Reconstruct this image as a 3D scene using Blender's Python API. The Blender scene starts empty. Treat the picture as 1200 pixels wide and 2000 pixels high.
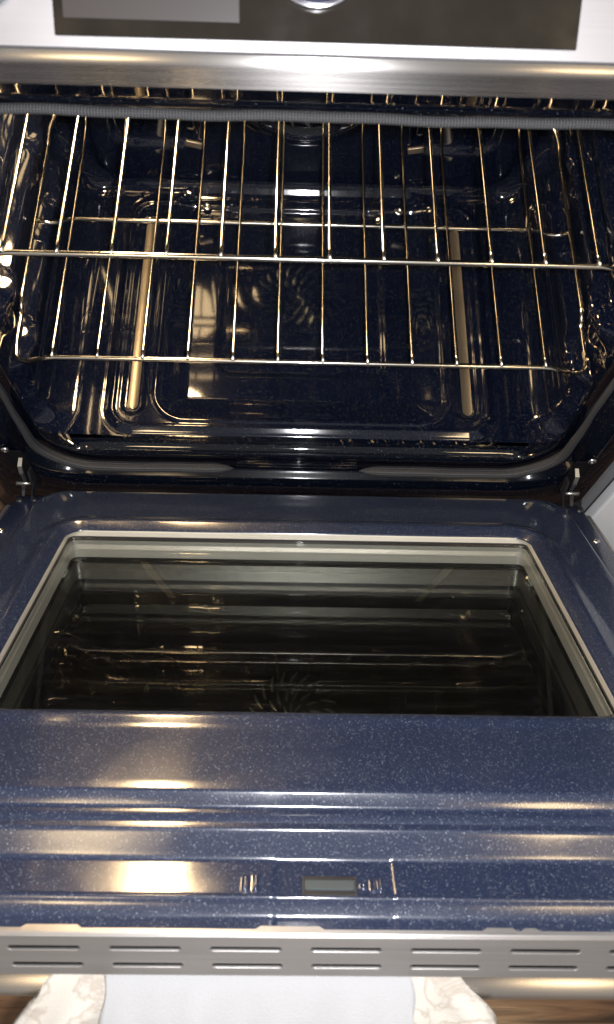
import bpy, bmesh, math, random
from mathutils import Vector, Matrix
import numpy as np
random.seed(4); rng = np.random.RandomState(4)
S = bpy.context.scene
COL = S.collection
PI = math.pi

# ------------------------------------------------------------------ camera
cam_d = bpy.data.cameras.new('camera'); cam = bpy.data.objects.new('camera', cam_d); COL.objects.link(cam)
R_ = Vector((0.9996517, 0.00934383, 0.02468135)); U_ = Vector((-0.01814284, 0.92249129, 0.3855913)); F_ = Vector((0.01916543, 0.38590479, -0.92233951))
M = Matrix.Identity(4)
for i in range(3):
    M[i][0] = R_[i]; M[i][1] = U_[i]; M[i][2] = -F_[i]
CAM = Vector((-0.00905678, -0.44976606, 0.85149441))
M.translation = CAM
cam.matrix_world = M
cam_d.sensor_fit = 'VERTICAL'; cam_d.sensor_height = 36; cam_d.lens = 1594.15 / 2000 * 36
cam_d.clip_start = .02; cam_d.clip_end = 50
cam_d.dof.use_dof = True; cam_d.dof.focus_distance = .86; cam_d.dof.aperture_fstop = 8.5
S.camera = cam

# ------------------------------------------------------------------ world, lamps, exposure
W = bpy.data.worlds.new('World'); S.world = W; W.use_nodes = True
bg = W.node_tree.nodes['Background']
bg.inputs[0].default_value = (.76, .735, .715, 1); bg.inputs[1].default_value = .42

def lamp(kind, name, loc, power, color, size=.01, target=None, sx=None):
    d = bpy.data.lights.new(name, kind); d.energy = power; d.color = color
    if kind == 'POINT': d.shadow_soft_size = size
    if kind == 'AREA':
        d.size = size
        if sx: d.shape = 'RECTANGLE'; d.size_y = sx
    o = bpy.data.objects.new(name, d); COL.objects.link(o); o.location = loc
    if target is not None:
        o.rotation_euler = (Vector(target) - Vector(loc)).to_track_quat('-Z', 'Y').to_euler()
    return o
lamp('POINT', 'phone_flash', (.012, -.455, .872), 42.0, (.97, .975, 1.0), .008)
lamp('AREA', 'ceiling_lamp', (-.55, -1.3, 2.0), 5, (1, .74, .42), .22, (0, -.2, .3))
lamp('AREA', 'ceiling_lamp', (.75, -1.2, 2.0), 4, (1, .74, .42), .22, (0, -.2, .3))
vs = S.view_settings; vs.view_transform = 'Standard'; vs.look = 'None'; vs.gamma = 1; vs.exposure = 0.0
S.cycles.max_bounces = 14; S.cycles.transparent_max_bounces = 16; S.cycles.glossy_bounces = 8
S.cycles.caustics_reflective = True; S.cycles.sample_clamp_indirect = 6.0

# ------------------------------------------------------------------ materials
def mat(name):
    m = bpy.data.materials.new(name); m.use_nodes = True
    nt = m.node_tree; b = nt.nodes['Principled BSDF']
    return m, nt, b
def N(nt, t, **kw):
    n = nt.nodes.new(t)
    for k, v in kw.items():
        if k.startswith('i_'):
            key = k[2:]
            n.inputs[int(key) if key.isdigit() else key].default_value = v
        else: setattr(n, k, v)
    return n
def L(nt, a, b): nt.links.new(a, b)

def enamel(name, base, rough, speck=(.46, .50, .58), sp1=.20, bump=.04, seed=0.0, coat=1.0, scale=640, spec=.12, grease=.0):
    m, nt, b = mat(name)
    tc = N(nt, 'ShaderNodeTexCoord')
    off = N(nt, 'ShaderNodeVectorMath', operation='ADD'); off.inputs[1].default_value = (seed, seed * .7, seed * .3)
    L(nt, tc.outputs['Object'], off.inputs[0])
    masks = []
    for sc, r0 in ((scale, sp1), (scale * 1.75, sp1 * .8)):
        v = N(nt, 'ShaderNodeTexVoronoi', feature='F1'); v.inputs['Scale'].default_value = sc
        L(nt, off.outputs[0], v.inputs['Vector'])
        sep = N(nt, 'ShaderNodeSeparateColor'); L(nt, v.outputs['Color'], sep.inputs[0])
        pw = N(nt, 'ShaderNodeMath', operation='POWER'); pw.inputs[1].default_value = 1.6; L(nt, sep.outputs[0], pw.inputs[0])
        rad = N(nt, 'ShaderNodeMath', operation='MULTIPLY'); rad.inputs[1].default_value = r0 * 1.6; L(nt, pw.outputs[0], rad.inputs[0])
        df = N(nt, 'ShaderNodeMath', operation='SUBTRACT'); L(nt, rad.outputs[0], df.inputs[0]); L(nt, v.outputs['Distance'], df.inputs[1])
        ml = N(nt, 'ShaderNodeMath', operation='MULTIPLY', use_clamp=True); ml.inputs[1].default_value = 14; L(nt, df.outputs[0], ml.inputs[0])
        br = N(nt, 'ShaderNodeMath', operation='MULTIPLY'); L(nt, ml.outputs[0], br.inputs[0])
        L(nt, sep.outputs[1], br.inputs[1]); masks.append(br)
    mx = N(nt, 'ShaderNodeMath', operation='MAXIMUM'); L(nt, masks[0].outputs[0], mx.inputs[0]); L(nt, masks[1].outputs[0], mx.inputs[1])
    n1 = N(nt, 'ShaderNodeTexNoise'); n1.inputs['Scale'].default_value = 9; n1.inputs['Detail'].default_value = 4; L(nt, off.outputs[0], n1.inputs['Vector'])
    c0 = N(nt, 'ShaderNodeMix', data_type='RGBA'); c0.inputs[6].default_value = (*[x * .82 for x in base], 1); c0.inputs[7].default_value = (*[x * 1.18 for x in base], 1)
    L(nt, n1.outputs[0], c0.inputs[0])
    c = N(nt, 'ShaderNodeMix', data_type='RGBA'); c.inputs[7].default_value = (*speck, 1)
    L(nt, mx.outputs[0], c.inputs[0]); L(nt, c0.outputs[2], c.inputs[6]); L(nt, c.outputs[2], b.inputs['Base Color'])
    b.inputs['Roughness'].default_value = .45
    b.inputs['Coat Weight'].default_value = coat; b.inputs['Coat Roughness'].default_value = rough; b.inputs['Coat IOR'].default_value = 1.55
    b.inputs['Specular IOR Level'].default_value = spec
    if grease:
        g = N(nt, 'ShaderNodeTexNoise'); g.inputs['Scale'].default_value = 16; g.inputs['Detail'].default_value = 7; g.inputs['Distortion'].default_value = .6; L(nt, off.outputs[0], g.inputs['Vector'])
        gr = N(nt, 'ShaderNodeMapRange'); gr.inputs[1].default_value = .35; gr.inputs[2].default_value = .7; gr.inputs[3].default_value = rough * (1 - grease * .5); gr.inputs[4].default_value = rough * (1 + grease)
        L(nt, g.outputs[0], gr.inputs[0]); L(nt, gr.outputs[0], b.inputs['Coat Roughness'])
    n2 = N(nt, 'ShaderNodeTexNoise'); n2.inputs['Scale'].default_value = 160; n2.inputs['Detail'].default_value = 2; L(nt, off.outputs[0], n2.inputs['Vector'])
    bp = N(nt, 'ShaderNodeBump'); bp.inputs['Strength'].default_value = bump; bp.inputs['Distance'].default_value = .002
    L(nt, n2.outputs[0], bp.inputs['Height']); L(nt, bp.outputs[0], b.inputs['Coat Normal']); L(nt, bp.outputs[0], b.inputs['Normal'])
    return m
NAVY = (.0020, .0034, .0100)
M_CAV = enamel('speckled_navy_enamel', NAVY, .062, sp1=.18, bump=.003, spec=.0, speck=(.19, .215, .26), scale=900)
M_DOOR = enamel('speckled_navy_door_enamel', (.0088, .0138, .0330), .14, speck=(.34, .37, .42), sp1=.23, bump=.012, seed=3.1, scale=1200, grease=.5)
M_FRAME = enamel('navy_frame_enamel', (.0014, .0022, .0052), .035, sp1=.13, bump=.01, seed=1.7, spec=.0)

def steel(name, col, rough, axis=0, bump=.12, aniso=0, metal=1.0):
    m, nt, b = mat(name)
    tc = N(nt, 'ShaderNodeTexCoord'); mp = N(nt, 'ShaderNodeMapping')
    sc = [900, 900, 900]; sc[axis] = 6; mp.inputs['Scale'].default_value = sc
    L(nt, tc.outputs['Object'], mp.inputs[0])
    n = N(nt, 'ShaderNodeTexNoise'); n.inputs['Scale'].default_value = 1; n.inputs['Detail'].default_value = 3; L(nt, mp.outputs[0], n.inputs['Vector'])
    n2 = N(nt, 'ShaderNodeTexNoise'); n2.inputs['Scale'].default_value = 14; n2.inputs['Detail'].default_value = 5; L(nt, tc.outputs['Object'], n2.inputs['Vector'])
    r = N(nt, 'ShaderNodeMapRange'); r.inputs[3].default_value = rough * .85; r.inputs[4].default_value = rough * 1.15; L(nt, n.outputs[0], r.inputs[0])
    L(nt, r.outputs[0], b.inputs['Roughness'])
    mixc = N(nt, 'ShaderNodeMix', data_type='RGBA'); mixc.inputs[6].default_value = (*[x * .88 for x in col], 1); mixc.inputs[7].default_value = (*[min(1, x * 1.1) for x in col], 1)
    L(nt, n2.outputs[0], mixc.inputs[0]); L(nt, mixc.outputs[2], b.inputs['Base Color'])
    b.inputs['Metallic'].default_value = metal
    if aniso:
        b.inputs['Anisotropic'].default_value = aniso
        cx = N(nt, 'ShaderNodeCombineXYZ'); cx.inputs[1].default_value = .35; cx.inputs[2].default_value = 1; L(nt, cx.outputs[0], b.inputs['Tangent'])
    if bump:
        bp = N(nt, 'ShaderNodeBump'); bp.inputs['Strength'].default_value = bump; bp.inputs['Distance'].default_value = .0004
        L(nt, n.outputs[0], bp.inputs['Height']); L(nt, bp.outputs[0], b.inputs['Normal'])
    return m
M_STEEL = steel('brushed_stainless', (.66, .63, .61), .27, bump=.0, aniso=.985)
M_PANEL = steel('satin_panel_steel', (.30, .295, .31), .5, bump=.05)
M_TRIM = steel('satin_trim_steel', (.60, .575, .56), .40, bump=.05, aniso=.5)
M_CHROME = steel('rack_chrome', (.78, .74, .66), .16, axis=1, bump=0)
M_GALV = steel('galvanised_sheet', (.72, .67, .57), .38, bump=.10, metal=.6)
M_SPACER = steel('spacer_sheet', (.66, .635, .57), .38, bump=.06, metal=.65)
M_PLATE = steel('dull_floor_plate', (.26, .22, .165), .40, axis=1, bump=.06, metal=.85)
M_HINGE = steel('zinc_hinge_steel', (.46, .46, .44), .32, bump=.15)
M_BEZEL = steel('polished_bezel', (.78, .76, .80), .12, bump=0)

def plain(name, col, rough, spec=.5, metal=0, noise=.15, nscale=60, bump=0):
    m, nt, b = mat(name)
    tc = N(nt, 'ShaderNodeTexCoord')
    n = N(nt, 'ShaderNodeTexNoise'); n.inputs['Scale'].default_value = nscale; n.inputs['Detail'].default_value = 4; L(nt, tc.outputs['Object'], n.inputs['Vector'])
    c = N(nt, 'ShaderNodeMix', data_type='RGBA'); c.inputs[6].default_value = (*[x * (1 - noise) for x in col], 1); c.inputs[7].default_value = (*[min(1, x * (1 + noise)) for x in col], 1)
    L(nt, n.outputs[0], c.inputs[0]); L(nt, c.outputs[2], b.inputs['Base Color'])
    b.inputs['Roughness'].default_value = rough; b.inputs['Specular IOR Level'].default_value = spec; b.inputs['Metallic'].default_value = metal
    if bump:
        bp = N(nt, 'ShaderNodeBump'); bp.inputs['Strength'].default_value = bump; bp.inputs['Distance'].default_value = .002
        L(nt, n.outputs[0], bp.inputs['Height']); L(nt, bp.outputs[0], b.inputs['Normal'])
    return m
M_BLACK = plain('black_plastic', (.012, .012, .014), .4)
M_KGREY = plain('grey_knob_metal', (.11, .125, .12), .6, metal=.0)
M_DARKIN = plain('dark_inside', (.006, .006, .007), .9, spec=.05)
M_LATCH = plain('grey_latch_plate', (.035, .044, .048), .5)
M_WHITE = plain('white_paint', (.78, .79, .82), .35, noise=.02)
M_SCREW = steel('screw_steel', (.5, .5, .5), .25, bump=0)
M_DISPLAY = plain('grey_display', (.022, .019, .020), .35, spec=.35, nscale=20, noise=.05)
M_KNOB = plain('dark_knob_face', (.02, .022, .04), .2)
M_LOUVRE = steel('louvre_metal', (.34, .38, .375), .34, bump=0)

def panel_glass():
    m, nt, b = mat('black_control_glass')
    tc = N(nt, 'ShaderNodeTexCoord')
    n = N(nt, 'ShaderNodeTexNoise'); n.inputs['Scale'].default_value = 30; n.inputs['Detail'].default_value = 6; L(nt, tc.outputs['Object'], n.inputs['Vector'])
    c = N(nt, 'ShaderNodeMix', data_type='RGBA'); c.inputs[6].default_value = (.008, .0065, .005, 1); c.inputs[7].default_value = (.013, .011, .0085, 1)
    L(nt, n.outputs[0], c.inputs[0]); L(nt, c.outputs[2], b.inputs['Base Color'])
    r = N(nt, 'ShaderNodeMapRange'); r.inputs[1].default_value = .35; r.inputs[2].default_value = .75; r.inputs[3].default_value = .06; r.inputs[4].default_value = .17
    L(nt, n.outputs[0], r.inputs[0]); L(nt, r.outputs[0], b.inputs['Roughness']); b.inputs['Specular IOR Level'].default_value = .38
    return m
M_PGLASS = panel_glass()

def pane(name, tint, f0, smudge=.0):
    m, nt, b = mat(name); nt.nodes.remove(b); out = nt.nodes['Material Output']
    tr = N(nt, 'ShaderNodeBsdfTransparent'); tr.inputs[0].default_value = (*tint, 1)
    gl = N(nt, 'ShaderNodeBsdfGlossy'); gl.inputs['Roughness'].default_value = .003; gl.inputs[0].default_value = (1, .985, .96, 1)
    lw = N(nt, 'ShaderNodeLayerWeight'); lw.inputs[0].default_value = .5
    p = N(nt, 'ShaderNodeMath', operation='POWER'); p.inputs[1].default_value = 5; L(nt, lw.outputs['Facing'], p.inputs[0])
    a = N(nt, 'ShaderNodeMath', operation='MULTIPLY_ADD', use_clamp=True); a.inputs[1].default_value = 1 - f0; a.inputs[2].default_value = f0; L(nt, p.outputs[0], a.inputs[0])
    ge = N(nt, 'ShaderNodeNewGeometry'); fb = N(nt, 'ShaderNodeMath', operation='SUBTRACT'); fb.inputs[0].default_value = 1; L(nt, ge.outputs['Backfacing'], fb.inputs[1])
    a2 = N(nt, 'ShaderNodeMath', operation='MULTIPLY'); L(nt, a.outputs[0], a2.inputs[0]); L(nt, fb.outputs[0], a2.inputs[1])
    mx = N(nt, 'ShaderNodeMixShader'); L(nt, a2.outputs[0], mx.inputs[0]); L(nt, tr.outputs[0], mx.inputs[1]); L(nt, gl.outputs[0], mx.inputs[2])
    # fine wiping marks and dust: a thin, patchy diffuse film
    tc = N(nt, 'ShaderNodeTexCoord'); mp = N(nt, 'ShaderNodeMapping'); mp.inputs['Scale'].default_value = (14, 160, 60); mp.inputs['Rotation'].default_value = (0, 0, .25)
    L(nt, tc.outputs['Object'], mp.inputs[0])
    n = N(nt, 'ShaderNodeTexNoise'); n.inputs['Scale'].default_value = 1.0; n.inputs['Detail'].default_value = 6; L(nt, mp.outputs[0], n.inputs['Vector'])
    mr = N(nt, 'ShaderNodeMapRange'); mr.inputs[1].default_value = .5; mr.inputs[2].default_value = .85; mr.inputs[3].default_value = smudge * .25; mr.inputs[4].default_value = smudge * 1.6
    L(nt, n.outputs[0], mr.inputs[0])
    v = N(nt, 'ShaderNodeTexVoronoi'); v.inputs['Scale'].default_value = 130; L(nt, tc.outputs['Object'], v.inputs['Vector'])
    lt = N(nt, 'ShaderNodeMath', operation='LESS_THAN'); lt.inputs[1].default_value = .045; L(nt, v.outputs['Distance'], lt.inputs[0])
    dm = N(nt, 'ShaderNodeMath', operation='MULTIPLY'); dm.inputs[1].default_value = smudge * 5; L(nt, lt.outputs[0], dm.inputs[0])
    ad = N(nt, 'ShaderNodeMath', operation='ADD', use_clamp=True); L(nt, mr.outputs[0], ad.inputs[0]); L(nt, dm.outputs[0], ad.inputs[1])
    df = N(nt, 'ShaderNodeBsdfDiffuse'); df.inputs[0].default_value = (.5, .47, .42, 1)
    m2 = N(nt, 'ShaderNodeMixShader'); L(nt, ad.outputs[0], m2.inputs[0]); L(nt, mx.outputs[0], m2.inputs[1]); L(nt, df.outputs[0], m2.inputs[2])
    L(nt, m2.outputs[0], out.inputs[0])
    return m
M_PANE_IN = pane('inner_pane_glass', (.88, .89, .88), .20, .0042)
M_PANE_MID = pane('middle_pane_glass', (.80, .80, .79), .12, .001)
M_PANE_OUT = plain('outer_door_glass', (.008, .006, .0045), .06, noise=.2)

def gasket_mat():
    m, nt, b = mat('woven_gasket')
    uv = N(nt, 'ShaderNodeUVMap'); uv.uv_map = 'UVMap'
    mp = N(nt, 'ShaderNodeMapping'); L(nt, uv.outputs[0], mp.inputs[0])
    w1 = N(nt, 'ShaderNodeTexWave', wave_type='BANDS', bands_direction='X'); w1.inputs['Scale'].default_value = 1; w1.inputs['Distortion'].default_value = 1.5; w1.inputs['Detail'].default_value = 2
    w2 = N(nt, 'ShaderNodeTexWave', wave_type='BANDS', bands_direction='Y'); w2.inputs['Scale'].default_value = 1; w2.inputs['Distortion'].default_value = .6
    m1 = N(nt, 'ShaderNodeMapping'); m1.inputs['Scale'].default_value = (25, 0, 1); L(nt, uv.outputs[0], m1.inputs[0]); L(nt, m1.outputs[0], w1.inputs[0])
    m2 = N(nt, 'ShaderNodeMapping'); m2.inputs['Scale'].default_value = (0, .67, 1); L(nt, uv.outputs[0], m2.inputs[0]); L(nt, m2.outputs[0], w2.inputs[0])
    mu = N(nt, 'ShaderNodeMath', operation='MULTIPLY'); L(nt, w1.outputs['Fac'], mu.inputs[0]); L(nt, w2.outputs['Fac'], mu.inputs[1])
    c = N(nt, 'ShaderNodeMix', data_type='RGBA'); c.inputs[6].default_value = (.006, .006, .007, 1); c.inputs[7].default_value = (.10, .10, .108, 1)
    pw = N(nt, 'ShaderNodeMath', operation='POWER'); pw.inputs[1].default_value = 1.5; L(nt, mu.outputs[0], pw.inputs[0]); L(nt, pw.outputs[0], c.inputs[0]); L(nt, c.outputs[2], b.inputs['Base Color'])
    b.inputs['Roughness'].default_value = .7
    bp = N(nt, 'ShaderNodeBump'); bp.inputs['Strength'].default_value = .6; bp.inputs['Distance'].default_value = .001
    L(nt, mu.outputs[0], bp.inputs['Height']); L(nt, bp.outputs[0], b.inputs['Normal'])
    return m
M_GASKET = gasket_mat()

def wood_mat():
    m, nt, b = mat('brown_oak')
    tc = N(nt, 'ShaderNodeTexCoord'); oi = N(nt, 'ShaderNodeObjectInfo')
    mp = N(nt, 'ShaderNodeMapping'); mp.inputs['Scale'].default_value = (3.2, 42, 10); L(nt, tc.outputs['Object'], mp.inputs[0])
    ad = N(nt, 'ShaderNodeVectorMath', operation='ADD'); L(nt, mp.outputs[0], ad.inputs[0]); L(nt, oi.outputs['Random'], ad.inputs[1])
    n = N(nt, 'ShaderNodeTexNoise'); n.inputs['Scale'].default_value = 1.6; n.inputs['Detail'].default_value = 7; n.inputs['Distortion'].default_value = .9; L(nt, ad.outputs[0], n.inputs['Vector'])
    w = N(nt, 'ShaderNodeTexNoise'); w.inputs['Scale'].default_value = 9; w.inputs['Detail'].default_value = 3; L(nt, ad.outputs[0], w.inputs['Vector'])
    rp = N(nt, 'ShaderNodeValToRGB'); e = rp.color_ramp.elements
    e[0].position = .36; e[0].color = (.045, .022, .011, 1); e[1].position = .62; e[1].color = (.24, .125, .062, 1)
    k = e.new(.47); k.color = (.15, .075, .036, 1)
    L(nt, n.outputs[0], rp.inputs[0])
    c = N(nt, 'ShaderNodeMix', data_type='RGBA', blend_type='MULTIPLY'); c.inputs[0].default_value = .5
    L(nt, rp.outputs[0], c.inputs[6]); L(nt, w.outputs[0], c.inputs[7]); L(nt, c.outputs[2], b.inputs['Base Color'])
    b.inputs['Roughness'].default_value = .20
    bp = N(nt, 'ShaderNodeBump'); bp.inputs['Strength'].default_value = .25; bp.inputs['Distance'].default_value = .001
    L(nt, n.outputs[0], bp.inputs['Height']); L(nt, bp.outputs[0], b.inputs['Normal'])
    return m
M_WOOD = wood_mat()

def cloth_mat(name, col, vein=None):
    m, nt, b = mat(name)
    tc = N(nt, 'ShaderNodeTexCoord')
    n = N(nt, 'ShaderNodeTexNoise'); n.inputs['Scale'].default_value = 900; n.inputs['Detail'].default_value = 3; L(nt, tc.outputs['Object'], n.inputs['Vector'])
    if vein:
        wv = N(nt, 'ShaderNodeTexNoise'); wv.inputs['Scale'].default_value = 22; wv.inputs['Detail'].default_value = 6; wv.inputs['Distortion'].default_value = 1.6; L(nt, tc.outputs['Object'], wv.inputs['Vector'])
        sb = N(nt, 'ShaderNodeMath', operation='SUBTRACT'); sb.inputs[1].default_value = .5; L(nt, wv.outputs[0], sb.inputs[0])
        ab = N(nt, 'ShaderNodeMath', operation='ABSOLUTE'); L(nt, sb.outputs[0], ab.inputs[0])
        mr = N(nt, 'ShaderNodeMapRange'); mr.inputs[1].default_value = 0; mr.inputs[2].default_value = .05; L(nt, ab.outputs[0], mr.inputs[0])
        c = N(nt, 'ShaderNodeMix', data_type='RGBA'); c.inputs[6].default_value = (*vein, 1); c.inputs[7].default_value = (*col, 1)
        L(nt, mr.outputs[0], c.inputs[0]); L(nt, c.outputs[2], b.inputs['Base Color'])
    else:
        c = N(nt, 'ShaderNodeMix', data_type='RGBA'); c.inputs[6].default_value = (*[x * .95 for x in col], 1); c.inputs[7].default_value = (*col, 1)
        L(nt, n.outputs[0], c.inputs[0]); L(nt, c.outputs[2], b.inputs['Base Color'])
    b.inputs['Roughness'].default_value = .9; b.inputs['Specular IOR Level'].default_value = .1
    bp = N(nt, 'ShaderNodeBump'); bp.inputs['Strength'].default_value = .5; bp.inputs['Distance'].default_value = .001
    L(nt, n.outputs[0], bp.inputs['Height']); L(nt, bp.outputs[0], b.inputs['Normal'])
    return m
M_CLOTH = cloth_mat('white_cotton', (.30, .30, .305))
M_TOWEL = cloth_mat('marbled_terry', (.40, .375, .335), (.31, .275, .235))

def glow_mat():
    m, nt, b = mat('oven_lamp_glow')
    b.inputs['Base Color'].default_value = (.9, .8, .6, 1)
    b.inputs['Emission Color'].default_value = (1.0, .70, .37, 1); b.inputs['Emission Strength'].default_value = 170
    return m
M_GLOW = glow_mat()

# ------------------------------------------------------------------ mesh helpers
def mesh(name, verts, faces, m, parent=None, smooth=True, uv=None):
    me = bpy.data.meshes.new(name); me.from_pydata([tuple(v) for v in verts], [], faces); me.update()
    if smooth: me.polygons.foreach_set('use_smooth', [True] * len(me.polygons))
    if uv is not None:
        ul = me.uv_layers.new(name='UVMap')
        for lp in me.loops: ul.data[lp.index].uv = uv[lp.vertex_index]
    me.materials.append(m)
    o = bpy.data.objects.new(name, me); COL.objects.link(o)
    if parent: par(o, parent)
    return o
def par(o, p):
    o.parent = p
    if p.type == 'EMPTY' and not p.get('local'): o.matrix_parent_inverse = Matrix.Translation(-Vector(p.location))
def thing(name, label, cat, loc=(0, 0, 0), group=None, local=False):
    o = bpy.data.objects.new(name, None); COL.objects.link(o); o.location = loc; o.empty_display_size = .05
    o['label'] = label; o['category'] = cat
    if group: o['group'] = group
    if local: o['local'] = 1
    return o
def tag(o, label, cat, group=None):
    o['label'] = label; o['category'] = cat
    if group: o['group'] = group
    return o
def grid_faces(nu, nv, closed=False):
    f = []
    for i in range(nu if closed else nu - 1):
        for j in range(nv - 1):
            a = i * nv + j; b = ((i + 1) % nu) * nv + j
            f.append((a, b, b + 1, a + 1))
    return f
def tube(path, r, n=10, closed=False, caps=True):
    P = [Vector(p) for p in path]; K = len(P); V = []; F = []
    rs = r if isinstance(r, (list, tuple)) else [r] * K
    up = None
    for i in range(K):
        if closed: t = P[(i + 1) % K] - P[i - 1]
        else: t = P[min(i + 1, K - 1)] - P[max(i - 1, 0)]
        t.normalize()
        if up is None:
            up = Vector((0, 0, 1)) if abs(t.z) < .9 else Vector((1, 0, 0))
        s = t.cross(up); s.normalize(); up = s.cross(t); up.normalize()
        for k in range(n):
            a = 2 * PI * k / n; V.append(P[i] + (s * math.cos(a) + up * math.sin(a)) * rs[i])
    for i in range(K if closed else K - 1):
        for k in range(n):
            a = i * n + k; b = i * n + (k + 1) % n; c = ((i + 1) % K) * n + (k + 1) % n; d = ((i + 1) % K) * n + k
            F.append((a, b, c, d))
    if caps and not closed:
        F.append(tuple(range(n - 1, -1, -1))); F.append(tuple((K - 1) * n + k for k in range(n)))
    return V, F
def smooth_path(pts, rad, n=6):
    out = [Vector(pts[0])]
    for i in range(1, len(pts) - 1):
        a, b, c = Vector(pts[i - 1]), Vector(pts[i]), Vector(pts[i + 1])
        r = min(rad, (a - b).length * .45, (c - b).length * .45)
        p = b + (a - b).normalized() * r; q = b + (c - b).normalized() * r
        for k in range(n + 1):
            s = k / n; out.append(p * (1 - s) ** 2 + b * 2 * s * (1 - s) + q * s * s)
    out.append(Vector(pts[-1])); return out
def box(x0, x1, y0, y1, z0, z1, bev=0.0, seg=2):
    bm = bmesh.new(); bmesh.ops.create_cube(bm, size=1)
    for v in bm.verts:
        v.co.x = x0 if v.co.x < 0 else x1; v.co.y = y0 if v.co.y < 0 else y1; v.co.z = z0 if v.co.z < 0 else z1
    if bev: bmesh.ops.bevel(bm, geom=bm.edges[:], offset=bev, segments=seg, affect='EDGES', profile=.6)
    V = [v.co.copy() for v in bm.verts]; idx = {v: i for i, v in enumerate(bm.verts)}; F = [tuple(idx[v] for v in f.verts) for f in bm.faces]
    bm.free(); return V, F
def join(*vf):
    V, F = [], []
    for v, f in vf:
        k = len(V); V += list(v); F += [tuple(a + k for a in q) for q in f]
    return V, F
def rrect(hx, z0, z1, r, nc=12, ns=40, nz=30):
    """rounded rectangle x in +-hx, second axis z0..z1: same point count for any size; starts bottom-left going right"""
    P = []; r = min(r, hx * .98, (z1 - z0) * .49)
    def seg(a, b, n): return [(a[0] + (b[0] - a[0]) * i / n, a[1] + (b[1] - a[1]) * i / n) for i in range(n)]
    def arc(cx, cz, a0): return [(cx + r * math.cos(a0 + PI / 2 * i / nc), cz + r * math.sin(a0 + PI / 2 * i / nc)) for i in range(nc)]
    P += seg((-hx + r, z0), (hx - r, z0), ns) + arc(hx - r, z0 + r, -PI / 2)
    P += seg((hx, z0 + r), (hx, z1 - r), nz) + arc(hx - r, z1 - r, 0)
    P += seg((hx - r, z1), (-hx + r, z1), ns) + arc(-hx + r, z1 - r, PI / 2)
    P += seg((-hx, z1 - r), (-hx, z0 + r), nz) + arc(-hx + r, z0 + r, PI)
    return P
def loft(loops, closed=True):
    n = len(loops[0]); V = [p for l in loops for p in l]; F = []
    for i in range(len(loops) - 1):
        for k in range(n):
            a = i * n + k; b = i * n + (k + 1) % n
            F.append((a, b, b + n, a + n))
    return V, F
def sst(x, a, b):
    t = np.clip((x - a) / (b - a), 0, 1); return t * t * (3 - 2 * t)
def sd(x, y, cx, cy, hx, hy, r):
    qx = np.abs(x - cx) - hx + r; qy = np.abs(y - cy) - hy + r
    return np.hypot(np.maximum(qx, 0), np.maximum(qy, 0)) + np.minimum(np.maximum(qx, qy), 0) - r
def curve_plate(outer, holes, thick, bev, fn):
    """flat plate with holes (2-D), mapped to 3-D with fn(u, v, w); returns verts, faces"""
    cu = bpy.data.curves.new('tmp', 'CURVE'); cu.dimensions = '2D'; cu.fill_mode = 'BOTH'; cu.extrude = thick / 2; cu.bevel_depth = bev; cu.bevel_resolution = 1
    for pts in [outer] + holes:
        sp = cu.splines.new('POLY'); sp.points.add(len(pts) - 1); sp.use_cyclic_u = True
        for p, q in zip(sp.points, pts): p.co = (q[0], q[1], 0, 1)
    o = bpy.data.objects.new('tmp', cu); COL.objects.link(o)
    dg = bpy.context.evaluated_depsgraph_get(); me = o.evaluated_get(dg).to_mesh()
    V = [fn(*v.co) for v in me.vertices]; F = [tuple(p.vertices) for p in me.polygons]
    bpy.data.objects.remove(o); bpy.data.curves.remove(cu)
    return V, F
def stadium(cx, cy, hl, r, n=8):
    P = []
    for i in range(n + 1): a = -PI / 2 + PI * i / n; P.append((cx + hl - r + r * math.cos(a), cy + r * math.sin(a)))
    for i in range(n + 1): a = PI / 2 + PI * i / n; P.append((cx - hl + r + r * math.cos(a), cy + r * math.sin(a)))
    return P
def screw_vf(c, nrm, r=.004, hgt=.0022):
    nrm = Vector(nrm).normalized(); q = nrm.to_track_quat('Z', 'Y').to_matrix()
    V = []; F = []; n = 14
    prof = [(1.0, 0), (1.0, .35), (.82, .8), (.5, 1.0), (.42, 1.0), (.36, .35), (0.01, .35)]
    for rr, h in prof:
        for k in range(n):
            a = 2 * PI * k / n; V.append(Vector(c) + q @ Vector((rr * r * math.cos(a), rr * r * math.sin(a), h * hgt)))
    for i in range(len(prof) - 1):
        for k in range(n):
            a = i * n + k; b = i * n + (k + 1) % n; F.append((a, b, b + n, a + n))
    return V, F

# ================================================================== OVEN
FLOOR = -.36
oven = thing('oven', 'stainless range oven with dark blue speckled interior, its door hanging half open', 'oven', (0, .17, FLOOR))
HW, YB, ZC = .315, .378, .455          # cavity half width, back, ceiling

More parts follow.
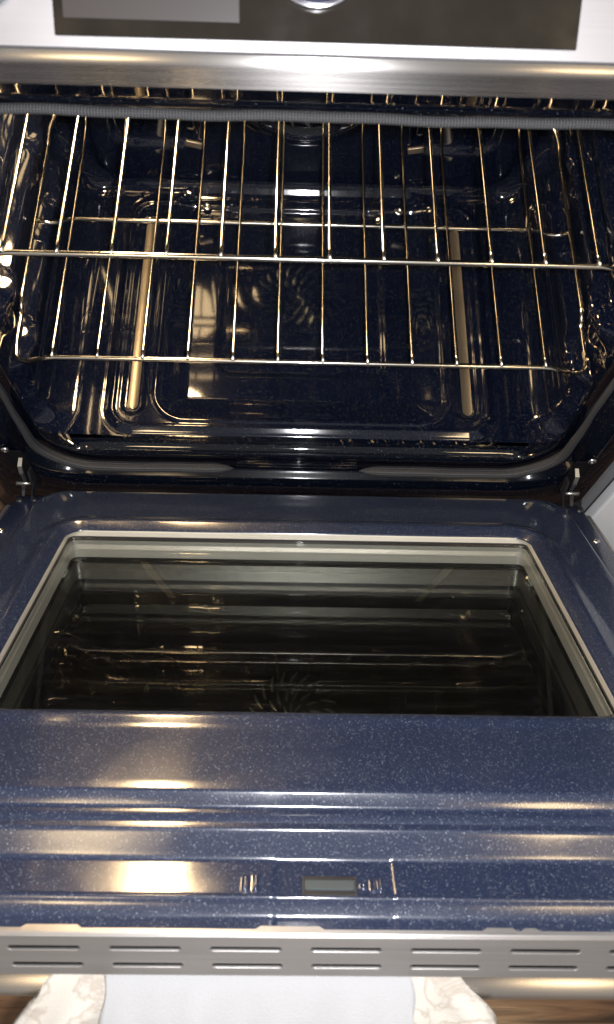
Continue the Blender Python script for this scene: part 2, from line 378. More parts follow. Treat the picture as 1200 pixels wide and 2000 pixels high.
# ---- cavity liner: floor, side walls, ceiling with pressed relief
def build_cavity():
    xs = np.unique(np.concatenate([np.linspace(-.262, .262, 330)]))
    prof = []
    # left ceiling corner down the left wall, floor, right wall, ceiling
    def wallx(z): return .290 + (HW - .290) * sst(np.array(z), .02, .085)
    rf = .045
    zs = np.linspace(ZC - .03, .045, 250)
    for a in np.linspace(PI / 2, PI, 9)[:-1]: prof.append((-HW + .03 + .03 * math.cos(a), ZC - .03 + .03 * math.sin(a), 'c'))
    for z in zs: prof.append((-float(wallx(z)), z, 'l'))
    for a in np.linspace(PI, 1.5 * PI, 14)[1:-1]: prof.append((-.262 + (float(wallx(.045)) - .262) * math.cos(a), .045 + .045 * math.sin(a), 'f'))
    for x in xs: prof.append((x, 0, 'b'))
    for a in np.linspace(1.5 * PI, 2 * PI, 14)[1:-1]: prof.append((.262 + (float(wallx(.045)) - .262) * math.cos(a), .045 + .045 * math.sin(a), 'f'))
    for z in zs[::-1]: prof.append((float(wallx(z)), z, 'r'))
    for a in np.linspace(0, PI / 2, 9)[1:]: prof.append((HW - .03 + .03 * math.cos(a), ZC - .03 + .03 * math.sin(a), 'c'))
    for x in np.linspace(HW - .03, -HW + .03, 14)[1:-1]: prof.append((x, ZC, 'c'))
    P = np.array([(p[0], p[1]) for p in prof]); kind = [p[2] for p in prof]
    ys = np.concatenate([np.linspace(-.004, YB - .022, 240)])
    arc = [(YB - .022 + .022 * math.sin(a), .022 * (1 - math.cos(a))) for a in np.linspace(0, PI / 2, 7)[1:]]
    allY = [(y, 0) for y in ys] + arc
    n = len(P); V = np.zeros((len(allY), n, 3))
    cx, cz = 0, ZC / 2
    for i, (y, ins) in enumerate(allY):
        X = P[:, 0] * (1 - ins / HW); Z = cz + (P[:, 1] - cz) * (1 - ins / cz)
        sb = 1 - float(sst(np.array(y), -.004, .035))
        if sb > 0:
            for q, kq in enumerate(kind):
                if kq in 'lr': X[q] += (math.copysign(HW, X[q]) - X[q]) * sb
                elif kq == 'f': X[q] += (math.copysign(.27 + .045 * math.sqrt(max(0, 1 - ((Z[q] - .045) / .045) ** 2)), X[q]) - X[q]) * sb
                elif kq == 'b': X[q] *= 1 + .0305 * sb
        V[i, :, 0] = X; V[i, :, 1] = y; V[i, :, 2] = Z
        m = np.array([k == 'b' for k in kind])
        xx = X[m]; yy = np.full_like(xx, y)
        V[i, m, 2] += floor_relief(xx, yy)
        for kk, sg in (('l', 1), ('r', -1)):
            mw = np.array([k == kk for k in kind])
            V[i, mw, 0] += sg * wall_relief(Z[mw], y)
    F = []
    for i in range(len(allY) - 1):
        for k in range(n):
            a = i * n + k; b = i * n + (k + 1) % n
            F.append((a, b, b + n, a + n))
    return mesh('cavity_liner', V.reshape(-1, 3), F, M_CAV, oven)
SX, SY0, SY1 = .1996, .034, .316
def floor_relief(x, y):
    z = np.zeros_like(x)
    outer = sd(x, y, 0, .1805, .232, .1775, .035)
    z += .0052 * np.clip((.001 - outer) / .0095, 0, 1) - .0028 * sst(-outer, .0085, .0125) - .0010 * np.exp(-((outer - .0022) / .0016) ** 2)
    for s in (-1, 1):
        st = sd(x, y, s * SX, (SY0 + SY1) / 2, .0125, (SY1 - SY0) / 2 + .006, .0124)
        z -= .003 * (1 - sst(st, -.003, .003))
    inner = sd(x, y, 0, .195, .174, .174, .038)
    t = np.clip(-inner / .036, 0, 1)                       # basin slope, then a flat shelf
    z -= .0120 * (.75 * t + .25 * t * t * (3 - 2 * t))
    z += .0018 * np.exp(-((inner - .0005) / .0026) ** 2)
    i3 = sd(x, y, 0, .222, .106, .133, .022)
    z -= .0038 * sst(-i3, -.002, .010)
    return z * sst(y, -.004, .002)
LEV = [.040, .098, .175, .260, .338, .400]
def wall_relief(z, y):
    o = np.zeros_like(z)
    env = sst(np.array(y), .02, .045) * (1 - sst(np.array(y), .315, .345))
    for zc in (.088, .171, .232, .318, .400):
        u = np.clip((zc + .0105 - z) / .0085, 0, 1); o += .0185 * env * u * (1.25 - .25 * u) * sst(z, zc - .040, zc - .004)
    # upright pressed channels front and rear
    for yc in (.075, .275):
        o += .005 * math.exp(-abs((y - yc) / .016) ** 3) * sst(z, .06, .08) * (1 - sst(z, .39, .42))
    return o
build_cavity()

# ---- back wall with pressed panel, pockets and a dished ring behind the fan cover
FC = (.0, .187)      # fan centre x, z
def build_back():
    xs = np.linspace(-HW - .002, HW + .002, 190); zs = np.linspace(-.004, ZC + .004, 150)
    X, Z = np.meshgrid(xs, zs, indexing='ij')
    D = np.zeros_like(X)
    panel = sd(X, Z, 0, .215, .272, .205, .04)
    D += .006 * (1 - sst(panel, -.009, .002))
    for s in (-1, 1):
        pk = sd(X, Z, s * .187, .235, .056, .165, .025)
        D -= .007 * (1 - sst(pk, -.008, .002))
    rr = np.hypot(X - FC[0], Z - FC[1])
    D -= .006 * (1 - sst(rr, .078, .094))
    D += .003 * np.exp(-((rr - .098) / .005) ** 2)
    Y = YB + .004 - D
    V = np.stack([X, Y, Z], -1).reshape(-1, 3)
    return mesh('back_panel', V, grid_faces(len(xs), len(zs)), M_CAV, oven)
build_back()

# ---- long metal strips in the floor slots, screws at the floor's rear, tabs on the back wall
def slot_plate(s, r=.0060):
    hl = (SY1 - SY0) / 2 - .001; V = []; us = np.concatenate([-hl + r * (1 - np.cos(np.linspace(0.05, PI / 2, 8))), np.linspace(-hl + r * 1.4, hl - r * 1.4, 24), hl - r * (1 - np.cos(np.linspace(PI / 2, .05, 8)))])
    for u in us:
        e = max(0, (abs(u) - (hl - r)) / r); hw = r * math.sqrt(max(.002, 1 - e * e))
        for k in range(9):
            v = (k / 4 - 1); V.append((s * SX + v * hw, (SY0 + SY1) / 2 + u, .0001 + .0012 * v * v * (hw / r) + .0003 * math.sin(u * 60 + s)))
    return mesh('floor_slot_plate', V, [f[::-1] for f in grid_faces(len(us), 9)], M_PLATE, oven)
for s in (-1, 1): slot_plate(s)
for x in (-.129, .128):
    mesh('floor_screw', *screw_vf((x, .346, -.0012), (0, -.15, 1), .0062, .003), M_SCREW, oven)
for x, rz in ((-.1405, .25), (.1405, -.2)):
    V, F = box(-.0105, .0105, -.004, .0, -.0045, .0045, .0012)
    Rm = Matrix.Rotation(rz, 3, 'Y'); V = [Rm @ v + Vector((x, YB - .003, .0785)) for v in V]
    mesh('wall_tab', V, F, M_PLATE, oven)

# ---- fan cover with curved radial louvres
def fan_cover():
    n = 48; V = []; F = []
    prof = [(.080, .004), (.080, -.002), (.077, -.005), (.060, -.007), (.03, -.008), (.0005, -.008)]
    for r, d in prof:
        for k in range(n):
            a = 2 * PI * k / n; V.append((FC[0] + r * math.cos(a), YB + d, FC[1] + r * math.sin(a)))
    for i in range(len(prof) - 1):
        for k in range(n): a = i * n + k; b = i * n + (k + 1) % n; F.append((a, b, b + n, a + n))
    fc = mesh('fan_cover', V, F, M_CAV, oven)
    # one louvre mesh per ring, shared
    for r0, r1, cnt, w in ((.010, .024, 10, .0042), (.029, .048, 16, .0056), (.053, .074, 22, .0064)):
        V = []; K = 7; m = 5
        for i in range(K):
            t = i / (K - 1); r = r0 + (r1 - r0) * t; wid = w * math.sin(PI * (.12 + .76 * t)); sw = .22 * t
            for j in range(m):
                u = (j / (m - 1) - .5) * 2
                V.append(((r * math.cos(sw) - u * wid * .5 * math.sin(sw)), -.0022 * (1 - u * u), r * math.sin(sw) + u * wid * .5 * math.cos(sw)))
        me = bpy.data.meshes.new('louvre'); me.from_pydata(V, [], grid_faces(K, m)); me.materials.append(M_LOUVRE)
        me.polygons.foreach_set('use_smooth', [True] * len(me.polygons))
        for k in range(cnt):
            o = bpy.data.objects.new('louvre', me); COL.objects.link(o); o.parent = fc
            o.location = (FC[0], YB - .0085, FC[1]); o.rotation_euler = (0, 2 * PI * k / cnt, 0)
    V, F = tube([(FC[0], YB - .012, FC[1]), (FC[0], YB - .006, FC[1])], .006, 16)
    h = mesh('fan_hub', V, F, M_LOUVRE, oven); h.parent = fc; h.matrix_parent_inverse = Matrix.Identity(4)
    fc.matrix_parent_inverse = Matrix.Translation(-Vector(oven.location))
fan_cover()

# ---- oven lamp under the ceiling, left
LP = Vector((-.196, .272, .436))
def oven_lamp():
    n = 24
    def lathe(prof):
        V = []; F = []
        for r, d in prof:
            for k in range(n):
                a = 2 * PI * k / n; V.append((LP.x + r * math.cos(a), LP.y + r * math.sin(a), LP.z + d))
        for i in range(len(prof) - 1):
            for k in range(n): a = i * n + k; b = i * n + (k + 1) % n; F.append((a, b, b + n, a + n))
        return V, F
    hs = mesh('lamp_housing', *lathe(((.040, .020), (.040, .010), (.036, .006), (.033, .010), (.033, .020))), M_GALV, oven)
    g = mesh('lamp_lens', *lathe(((.031, .016), (.031, -.048), (.028, -.062), (.020, -.073), (.010, -.078), (.0006, -.079))), M_GLOW); g.parent = hs
oven_lamp()

# ---- front frame round the mouth
def lp3(hx, z0, z1, r, y, yt=None):
    yt = y if yt is None else yt
    return [Vector((x, y + (yt - y) * float(sst(np.array(z), .40, .47)), z)) for x, z in rrect(hx, z0, z1, r)]
prof = [(.3152, .0, .4552, .045, .000), (.313, .0, .457, .047, -.006, -.004), (.303, -.0015, .4635, .052, -.013, -.010), (.294, -.006, .4715, .056, -.018, -.0145), (.290, -.012, .4755, .058, -.0205, -.0165),
        (.292, -.017, .4775, .06, -.020, -.0170), (.296, -.021, .4790, .062, -.019, -.0173), (.306, -.031, .4808, .064, -.0195, -.0180), (.311, -.037, .4855, .066, -.022, -.0218),
        (.316, -.042, .491, .068, -.027, -.0261), (.320, -.047, .4955, .070, -.033, -.0296), (.325, -.053, .5005, .072, -.0375, -.0335), (.331, -.060, .5045, .074, -.0395, -.0366),
        (.338, -.067, .5068, .076, -.0402, -.0385)]
loops = [lp3(*p) for p in prof]
loops.append([Vector((x - .004, -.0404, z)) for x, z in rrect(.3715, -.18, .5072, .004)])
loops.append([Vector((x - .004, -.036, z)) for x, z in rrect(.373, -.182, .5075, .004)])
mesh('front_frame', *loft(loops), M_FRAME, oven)

# ---- woven gasket: a rope round the mouth, open at the bottom middle
def gasket():
    pts = rrect(.3005, -.0255, .4790, .066, nc=16, ns=60, nz=40)
    # start in the bottom gap
    P = [Vector((x, -.0285, z)) for x, z in pts]
    k0 = min(range(60), key=lambda i: abs(P[i].x - .074)); k1 = min(range(60), key=lambda i: abs(P[i].x + .080))
    path = P[k0:] + P[:k1 + 1]
    # wavy hand-fitted rope
    K = len(path); L_ = 0; V = []; F = []; UV = []; n = 18
    sec = [(.0029 * math.cos(a), .0036 * math.sin(a)) for a in np.linspace(0, 2 * PI, n, endpoint=False)]
    Ls = [0]
    for i in range(1, K): Ls.append(Ls[-1] + (path[i] - path[i - 1]).length)
    tot = Ls[-1]
    C0 = Vector((0, 0, .226))
    for i in range(K):
        t = (path[min(i + 1, K - 1)] - path[max(i - 1, 0)]).normalized()
        yv = Vector((0, 1, 0)); o = t.cross(yv).normalized()
        d = min(Ls[i], tot - Ls[i]); tp = max(.06, min(1, d / .022) ** .6) if d < .022 else 1
        wob = .0006 * math.sin(Ls[i] * 37) + .0004 * math.sin(Ls[i] * 91 + 1)
        for k, (a, b) in enumerate(sec):
            lo = 1 + .85 * max(0, min(1, (.12 - path[i].z) / .12)); V.append(path[i] + o * (a * tp * lo + wob) + yv * (b * tp * lo)); UV.append((Ls[i] * 6.5, k / n * 7))
    for i in range(K - 1):
        for k in range(n): a = i * n + k; b = i * n + (k + 1) % n; F.append((a, b, b + n, a + n))
    F.append(tuple(range(n))); F.append(tuple((K - 1) * n + k for k in range(n)))
    mesh('gasket', V, F, M_GASKET, oven, uv=UV)
gasket()
# lipped vent strip in the gasket gap
V, F = join(box(-.075, .068, -.0262, -.0205, -.0190, -.0165, .0007), box(-.075, .068, -.0262, -.0205, -.0262, -.0232, .0007), box(-.062, .055, -.0282, -.0205, -.0226, -.0200, .0006))
mesh('gasket_retainer', V, F, M_FRAME, oven)

# ---- stainless top: brushed band, bullnose, slanted control panel
A = math.radians(47); PD = Vector((0, math.sin(A), math.cos(A))); PN = Vector((0, -math.cos(A), math.sin(A)))
PO = Vector((0, -.0352, .5305))
def pp(x, l, w=0): return Vector((x, 0, 0)) + PO + PD * l + PN * w
prof = [(-.030, .5078), (-.0395, .5076), (-.0412, .5082), (-.0418, .5098), (-.0418, .5185), (-.0424, .5208), (-.0430, .5228), (-.0428, .5250), (-.0414, .5270), (-.0396, .5278), (-.0386, .5283)]
nx = 2; V = []
xs = np.linspace(-.376, .368, 30)
pr = [Vector((0, a, b)) for a, b in prof] 
for x in xs:
    for p in pr: V.append(Vector((x, p.y, p.z)))
mesh('steel_band', V, grid_faces(len(xs), len(pr)), M_STEEL, oven)
cp = mesh('control_panel', *join(([pp(x, l, w) for x in (-.376, .368) for l, w in ((-.0035, -.006), (-.0035, -.001), (-.0022, .0), (.12, 0), (.12, -.006))], [(i, i + 1, i + 6, i + 5) for i in range(4)])), M_PANEL, oven, smooth=False)
def sub(o, p):
    o.parent = p; o.matrix_parent_inverse = Matrix.Identity(4) if p.parent is None else (Matrix.Identity(4))
def plate(u0, u1, v0, v1, w0, w1, bev=.0006):
    V, F = box(u0, u1, v0, v1, w0, w1, bev); return [pp(v.x, v.y, v.z) for v in V], F
sub(mesh('control_glass', *plate(-.1445, .1455, .0030, .115, .0003, .0022), M_PGLASS, smooth=False), cp)
sub(mesh('display', *plate(-.139, -.0425, .0115, .10, .0023, .0028, .0002), M_DISPLAY, smooth=False), cp)
def dial(name, x, l, r, m_face, m_ring, w=.012):
    n = 64; V = []; F = []
    pf = [(1.0, .0022), (1.0, .0060), (.985, .0072), (.955, .0078), (.93, .0072), (.92, .0064), (.90, .0066)]
    for q, h in pf:
        for k in range(n): a = 2 * PI * k / n; V.append(pp(x + q * r * math.cos(a), l + q * r * math.sin(a), h))
    for i in range(len(pf) - 1):
        for k in range(n): a = i * n + k; b = i * n + (k + 1) % n; F.append((a, b, b + n, a + n))
    o = mesh(name, V, F, m_ring); sub(o, cp)
    V = []; F = []
    pf = [(.905, .004), (.905, w), (.88, w + .0012), (.5, w + .0014), (.004, w + .0014)]
    for q, h in pf:
        for k in range(n): a = 2 * PI * k / n; V.append(pp(x + q * r * math.cos(a), l + q * r * math.sin(a), h))
    for i in range(len(pf) - 1):
        for k in range(n): a = i * n + k; b = i * n + (k + 1) % n; F.append((a, b, b + n, a + n))
    f = mesh('dial_face', V, F, m_face); sub(f, cp)
    return o
dial('dial_ring', -.0005, .0478, .0297, M_KNOB, M_BEZEL, .007)
dial('burner_knob', -.192, .045, .034, M_KGREY, M_KGREY, .02)

# ---- outer body: side panels, lower drawer front
for s in (-1, 1):
    a, b = sorted((s * .3735 - .004, s * .3760 - .004))
    mesh('side_panel', *box(a, b, -.039, .52, FLOOR + .02, .52, .001), M_BLACK, oven, smooth=False)
mesh('drawer_front', *box(-.375, .367, -.038, -.02, FLOOR + .05, -.19, .003), M_STEEL, oven, smooth=False)

# ---- hinges and frame screws
for s, dx in ((-1, -.002), (1, .004)):
    path = [(s * .3150 + dx * .3, -.040, .017), (s * .316 + dx * .3, -.049, .013), (s * .3165, -.0535, .004), (s * .3160, -.0560, -.008), (s * .3195, -.0580, -.016), (s * .3215, -.0615, -.025), (s * .3230, -.0660, -.0315)]
    def strip(path, hw, th):
        V = []; F = []
        for i, p in enumerate(path):
            p = Vector(p); t = (Vector(path[min(i + 1, len(path) - 1)]) - Vector(path[max(0, i - 1)])).normalized()
            nn = Vector((1, 0, 0)).cross(t).normalized()
            w = hw * (1, 1.15, 1.1, .8, 1.1, .9, .7)[i % 7]
            for a, b in ((-w, -th), (w, -th), (w, th), (-w, th)): V.append(p + Vector((a, 0, 0)) + nn * b)
        for i in range(len(path) - 1):
            for k in range(4): a = i * 4 + k; b = i * 4 + (k + 1) % 4; F.append((a, b, b + 4, a + 4))
        F += [(3, 2, 1, 0), tuple(len(V) - 4 + k for k in range(4))]
        return V, F
    h = mesh('door_hinge', *strip(path, .0021, .0015), M_HINGE, oven, smooth=False)
    side = [Vector(p) + Vector((-s * .009, -.001, -.006)) for p in path[1:]]
    sub(mesh('hinge_cheek', *strip(side, .0012, .005), M_BLACK, smooth=False), h)
    sub(mesh('hinge_pin', *tube([(s * .3105, -.058, -.014), (s * .327, -.058, -.014)], .0026, 10), M_HINGE), h)
    mesh('hinge_slot', *box(s * .319 - .009, s * .319 + .009, -.0412, -.0398, -.05, .034, .0005), M_DARKIN, oven, smooth=False)
    mesh('frame_screw', *screw_vf((s * .3275, -.0400, .036), (0, -1, 0), .0048, .0026), M_SCREW, oven)

# ================================================================== DOOR (half open)
TAU = 0.7224; DC, DS = math.cos(TAU), math.sin(TAU); HY, HZ = -.0553, -.0353
def D(x, t, h): return Vector((x, HY - t * DC + h * DS, HZ + t * DS + h * DC))
def dl(hx, t0, t1, r, h, cx=0): return [D(x + cx, t, h) for x, t in rrect(hx, t0, t1, r, nc=12, ns=40, nz=30)]
def dbox(x0, x1, t0, t1, h0, h1, bev=0, seg=2):
    V, F = box(x0, x1, t0, t1, h0, h1, bev, seg); return [D(*v) for v in V], F
dp = [(.2500, .0930, .3885, .018, -.0066), (.2503, .0927, .3888, .019, -.0054), (.2514, .0916, .3899, .020, -.0044), (.2525, .0905, .3910, .0212, -.0036), (.2590, .0840, .3975, .029, .0012), (.2605, .0825, .3990, .0305, .0020), (.2625, .0805, .4010, .0325, .0024), (.2660, .0770, .4045, .036, .0020), (.2700, .0730, .4085, .040, .0008), (.2740, .0690, .4125, .044, .0001), (.277, .066, .4155, .046, .0)]
loops = [dl(*p) for p in dp]
plug0 = (.2770, .0660, .4155, .046); plug1 = (.3045, .0045, .4730, .034)
for s in np.linspace(0, 1, 8)[1:]:
    q = [a + (b - a) * s for a, b in zip(plug0, plug1)]; loops.append(dl(*q, 0.0, cx=.0045 * s))
for hx, t0, t1, r, h in ((.3062, .0033, .4747, .034, -.0003), (.3074, .0022, .4759, .034, -.0012), (.3110, -.001, .4795, .034, -.0080), (.3121, -.0018, .4808, .034, -.0096), (.3136, -.0022, .4824, .033, -.0096)):
    loops.append(dl(hx, t0, t1, r, h, cx=.0045))
loops.append(dl(.3345, -.003, .4925, .004, -.0100, cx=.0015)); loops.append(dl(.3362, -.003, .4928, .004, -.0106, cx=.0015)); loops.append(dl(.337, -.003, .4930, .004, -.013, cx=.0015))
door = mesh('door', *loft(loops), M_DOOR, oven)
door['label'] = 'half open oven door, speckled blue inside with a rectangular window'
def dpart(name, vf, m, smooth=False):
    o = mesh(name, vf[0], vf[1], m, smooth=smooth); o.parent = door; return o
# near apron with the two steps, latch pocket ribs and lip
def apron():
    xs = np.unique(np.concatenate([np.linspace(-.338, .341, 100), np.linspace(-.05, .075, 170)])); ts = np.linspace(.4905, .5562, 125)
    X, T = np.meshgrid(xs, ts, indexing='ij')
    tt = np.linspace(.48, .565, 1500); hh = np.interp(tt, [.48, .4905, .4978, .5083, .5360, .5435, .565], [-.0100, -.0100, -.0104, -.0260, -.0260, -.0345, -.0372]); kr = np.exp(-(np.arange(-60, 61) * (tt[1] - tt[0]) / .0011) ** 2 / 2); hh = np.convolve(np.pad(hh, 60, mode='edge'), kr / kr.sum(), 'valid')
    H = np.interp(T, tt, hh)
    H += .0011 * np.exp(-((T - .5362) / .0016) ** 2)
    H += .0003 * np.exp(-((T - .4972) / .0014) ** 2)
    for x0, tc, hl in ((-.0335, .5265, .0065), (-.0270, .5260, .0075), (.0400, .5270, .0035), (.0463, .5265, .0062), (.0505, .5265, .0062)):
        H += .0030 * np.exp(-((X - x0) / .0012) ** 2) * sst(T, tc - hl, tc - hl + .003) * (1 - sst(T, tc + hl - .003, tc + hl))
    # shallow pocket between a pair of upright folds
    H -= .0005 * sst(X, -.018, -.012) * (1 - sst(X, .058, .0605)) * sst(T, .505, .510)
    H += .0003 * np.sin(X * 31 + 1.3) * sst(T, .5, .53)
    V = [D(a, b, c) for a, b, c in zip(X.ravel(), T.ravel(), H.ravel())]
    return V, grid_faces(len(xs), len(ts))
dpart('door_apron', apron(), M_DOOR, True)
# latch pocket: dark recess frame and grey plate
lt = dpart('latch_plate', dbox(.0035, .0345, .5240, .5312, -.0286, -.0246, .0008), M_LATCH)
o = dpart('latch_slot', join(dbox(.0025, .0355, .5208, .5239, -.030, -.0253, .0005), dbox(.0025, .0355, .5313, .5348, -.030, -.0254, .0005), dbox(.0022, .0034, .5208, .5348, -.030, -.0252, .0004), dbox(.0346, .0358, .5208, .5348, -.030, -.0252, .0004)), M_BLACK)
# window well: galvanised walls in two steps, three panes
w0 = (.2490, .1045, .3995, .018)
def ring(hx, t0, t1, r, h): return dl(hx, t0, t1, r, h)
dpart('window_frame', loft([ring(.2499, .0931, .3884, .0175, -.0060), ring(.2497, .0933, .3882, .0150, -.0072), ring(.2497, .0933, .3882, .008, -.0130)]), M_GALV)
dpart('pane_seal', loft([ring(.2496, .0934, .3881, .008, -.0124), ring(.2484, .0946, .3869, .006, -.0125), ring(.2484, .0946, .3869, .006, -.0136)]), M_BLACK)
dpart('inner_glass', dbox(-.2495, .2495, .0935, .3880, -.0174, -.0137), M_PANE_IN)
dpart('spacer_frame', loft([ring(.2494, .0936, .3879, .008, -.0176), ring(.2488, .0942, .3873, .008, -.0179), ring(.2488, .0942, .3873, .008, -.0380)]), M_SPACER)
dpart('middle_glass', dbox(-.2490, .2490, .0940, .3875, -.0420, -.0385), M_PANE_MID)
dpart('outer_glass', dbox(-.3330, .3330, .010, .5530, -.0690, -.0645, .0008), M_PANE_OUT)
dpart('window_border', loft([ring(.2470, .0960, .3860, .004, -.0422), ring(.2340, .1130, .3730, .006, -.0424), ring(.2340, .1230, .3830, .006, -.064)]), M_BLACK)
# stainless door edge with vent slots
T0 = .5575; HF = -.0320
def edge_ledge():
    x0, x1 = -.3385, .3385
    inner = [(x0, .5514)]
    def notch(a, b): return [(a, .5514), (a + .003, .5535), (b - .003, .5535), (b, .5514)]
    for a, b in ((-.290, -.162), (-.132, -.023), (.012, .113), (.128, .136), (.142, .29)): inner += notch(a, b)
    inner += [(x1, .5514)]
    V = []; F = []
    for x, t in inner: V += [D(x, t, HF - .001), D(x, t, HF + .0002), D(x, T0 - .0016, HF), D(x, T0 - .0005, HF - .0004), D(x, T0, HF - .0016)]
    n = 5
    for i in range(len(inner) - 1):
        for k in range(n - 1): a = i * n + k; F.append((a, a + 1, a + n + 1, a + n))
    return V, F
tr = dpart('edge_trim', edge_ledge(), M_TRIM, False)
holes = []; 
for k in range(-4, 8):
    cxs = -.0325 + (k - 1) * .0600 + .001
    for hh in (-.0440, -.0590):
        if abs(cxs) < .31: holes.append(stadium(cxs + (.0008 if hh < -.05 else 0), hh, .0218, .0023, 8))
V, F = curve_plate([(-.3385, -.0680), (.3385, -.0680), (.3385, HF - .0016), (-.3385, HF - .0016)], holes, .0012, .00035, lambda u, v, w: D(u, T0 - .0006 + w, v))
vf_ = dpart('vented_edge', (V, F), M_TRIM, False)
o = mesh('slot_backing', *dbox(-.335, .335, .5450, .5530, -.0655, -.0365), M_DARKIN); o.parent = door
for s in (-1, 1):
    a, b = sorted((s * .3372 + .0015, s * .3425 + .0015))
    dpart('door_side', dbox(a, b, .020, .5570, -.0680, -.0118, .0012), M_TRIM)
dpart('rim_screw', screw_vf(D(.3275, .090, -.0102), (0, DS, DC), .0046, .0024), M_SCREW, True)
dpart('rim_screw', screw_vf(D(-.3245, .090, -.0102), (0, DS, DC), .0046, .0024), M_SCREW, True)
for x, t in ((.3165, .010), (.333, .012), (-.3115, .010), (-.328, .012)): dpart('corner_screw', screw_vf(D(x, t, -.0102), (0, DS, DC), .0045, .003), M_BLACK, True)
# handle on the outside
HBY, HBZ = -.5235, .243
V, F = tube([(x, HBY, HBZ) for x in np.linspace(-.30, .30, 24)], .0125, 24)
hd = dpart('door_handle', (V, F), M_STEEL, True)
for s in (-1, 1):
    V, F = tube([(s * .285, HBY, HBZ), tuple(D(s * .285, .53, -.0655))], .010, 14)
    o = mesh('handle_post', V, F, M_STEEL); o.parent = hd

# ================================================================== RACKS
def make_rack(loc, label):
    root = thing('oven_rack', label, 'oven rack', loc, 'chrome wire racks in the oven', local=True)
    def part(name, vf, parent=root):
        o = mesh(name, vf[0], vf[1], M_CHROME); o.parent = parent; return o
    r = .0028; Dp = .345
    # bent outer rail: front bar with dipped ends, stop kinks, long side rails, raised back
    pl = []
    def side(s): return [(s * .266, 0, 0), (s * .281, -.001, -.004), (s * .291, -.001, -.009), (s * .3045, .002, -.0095), (s * .3075, .022, -.0095), (s * .3075, .062, -.0095), (s * .3075, .074, -.001), (s * .3075, .30, -.001), (s * .3075, Dp - .03, .004), (s * .300, Dp - .004, .012), (s * .27, Dp, .012)]
    pts = [Vector(p) for p in side(-1)][::-1] + [Vector(p) for p in side(1)]
    pts = pts + []
    path = smooth_path([tuple(p) for p in pts], .012, 5)
    part('rail', tube(path, r, 12))
    part('rear_bar', tube([(-.274, Dp, .012), (.274, Dp, .012)], r, 12))
    mb = smooth_path([(-.3065, .186, -.0035), (-.292, .186, -.0085), (-.282, .188, -.0085), (-.270, .190, -.0048), (.270, .190, -.0048), (.282, .188, -.0085), (.292, .186, -.0085), (.3065, .186, -.0035)], .008, 4)
    part('cross_bar', tube(mb, .0027, 12))
    w = None
    for i in range(12):
        x = (i - 6) * .0475 + .0213
        if w is None:
            V, F = tube(smooth_path([(0, -.0016, .0030), (0, .02, .0024), (0, Dp - .05, .0024), (0, Dp - .022, .006), (0, Dp - .0, .0165)], .02, 4), .00165, 10)
            w = part('wire', (V, F)); w.location = (x, 0, 0)
        else:
            c = w.copy(); COL.objects.link(c); c.parent = root; c.location = (x, 0, 0)
    return root
lower = make_rack((0, .03, .1151), 'lower chrome wire rack, whole front bar with bent ends above the oven floor')
upper = lower.copy(); COL.objects.link(upper); upper.location = (-.0007, .03, .2775)
for ch in list(lower.children):
    c = ch.copy(); COL.objects.link(c); c.parent = upper
upper['label'] = 'upper chrome wire rack, nearer one running under the top gasket'

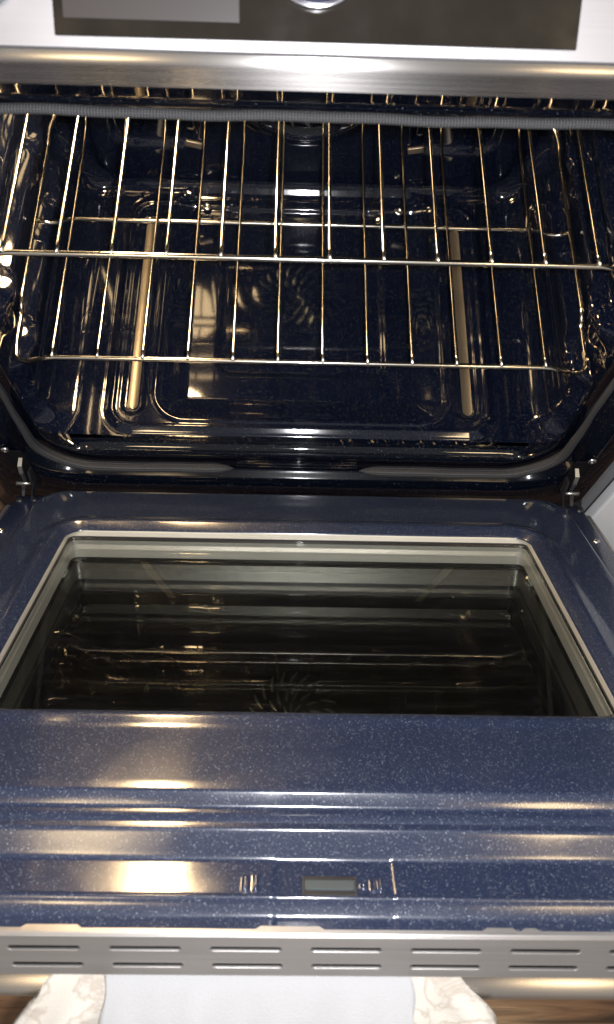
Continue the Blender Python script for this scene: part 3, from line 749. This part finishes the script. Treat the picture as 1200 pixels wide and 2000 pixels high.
# ================================================================== TOWELS on the handle
def drape(name, x0, x1, flare, m, label, cat, th, r0, drop, bulge, amp, seed, zoff=0):
    nu, nv = 110, 90; rs = np.random.RandomState(seed); ph = rs.rand(8) * 6.28
    # centre line: up behind the bar, over it, then easing outwards and down
    path = []; a0 = math.radians(105); y, z = HBY + r0, HBZ - .05; ds = (drop + .05 + a0 * r0) / (nv - 1) / 6; Ls = 0
    for q in range((nv - 1) * 6 + 1):
        if q % 6 == 0: path.append((y, z, Ls - .05 - a0 * r0))
        if Ls < .05: dy, dz = 0, 1
        elif Ls < .05 + a0 * r0: a = (Ls - .05) / r0; dy, dz = -math.sin(a), math.cos(a)
        else:
            e = min(1, (Ls - .05 - a0 * r0) / bulge); a = a0 + (math.radians(178) - a0) * e * e * (3 - 2 * e); dy, dz = -math.sin(a), math.cos(a)
        y += dy * ds; z += dz * ds; Ls += ds
    V = []
    for i in range(nu):
        u = i / (nu - 1)
        for j in range(nv):
            v = j / (nv - 1); y, z, dd = path[j]; dd = max(0, dd + .012)
            sp = flare * (1 - math.exp(-dd / .05)); ed = min(1, dd / .03)
            x = (x0 - sp) + (x1 - x0 + 2 * sp) * u
            w = (.6 * math.sin(u * 23 + ph[0] + v * 5) + .4 * math.sin(u * 51 + ph[1] - v * 4) + .5 * math.sin(u * 9 + ph[2]) + .35 * math.sin(u * 37 + v * 29 + ph[5])) * amp * ed
            x += amp * .8 * ed * math.sin(v * 17 + ph[3] + u * 5) + (.0015 * math.sin(v * 63 + ph[6]) if u in (0, 1) else 0)
            y -= w * .5; z += w * .8
            V.append((x, y, z + zoff))
    o = mesh(name, V, grid_faces(nu, nv), m)
    md = o.modifiers.new('thick', 'SOLIDIFY'); md.thickness = th; md.offset = 1
    tag(o, label, cat); return o
drape('towel', -.150, .100, .048, M_TOWEL, 'crumpled cream towel with brown veins, hung under the white cloth on the handle', 'towel', .006, .0165, .22, .11, .0055, 3)
drape('tea_towel', -.119, .071, .003, M_CLOTH, 'smooth white cloth folded over the door handle on top of the cream towel', 'cloth',   .0016, .0285, .26, .12, .0013, 8)

# ================================================================== SETTING
fl = mesh('wood_floor', *box(-2.5, 2.5, -2.6, 1.2, FLOOR - .04, FLOOR - .006), M_WOOD, smooth=False); fl['kind'] = 'structure'
pw = .083; k = 0
me = None
for r in range(-9, 3):
    y = r * pw - .62 + .31; xo = (r * .37) % 1.1 - 1.9
    for c in range(4):
        if me is None:
            V, F = box(-.549, .549, -pw / 2 + .0009, pw / 2 - .0009, -.0062, 0, .0012, 1)
            o = mesh('plank', V, F, M_WOOD, smooth=False); me = o.data
        else:
            o = bpy.data.objects.new('plank', me); COL.objects.link(o)
        o.parent = fl; o.location = (xo + c * 1.1, y, FLOOR + random.uniform(-.0004, .0004))
cab = thing('cabinet', 'white painted kitchen cabinet beside the right edge of the oven', 'cabinet', (.56, .2, FLOOR))
mesh('carcass', *box(.3755, .78, -.03, .50, FLOOR + .09, .50, .002), M_WHITE, cab, smooth=False)
cd = mesh('cabinet_door', *box(.3762, .775, -.050, -.0315, FLOOR + .10, .33, .003), M_WHITE, cab, smooth=False)
mesh('cabinet_drawer', *box(.3762, .775, -.050, -.0315, .334, .495, .003), M_WHITE, cab, smooth=False)
mesh('toe_kick', *box(.378, .775, .02, .03, FLOOR, FLOOR + .089, 0), M_WHITE, cab, smooth=False)
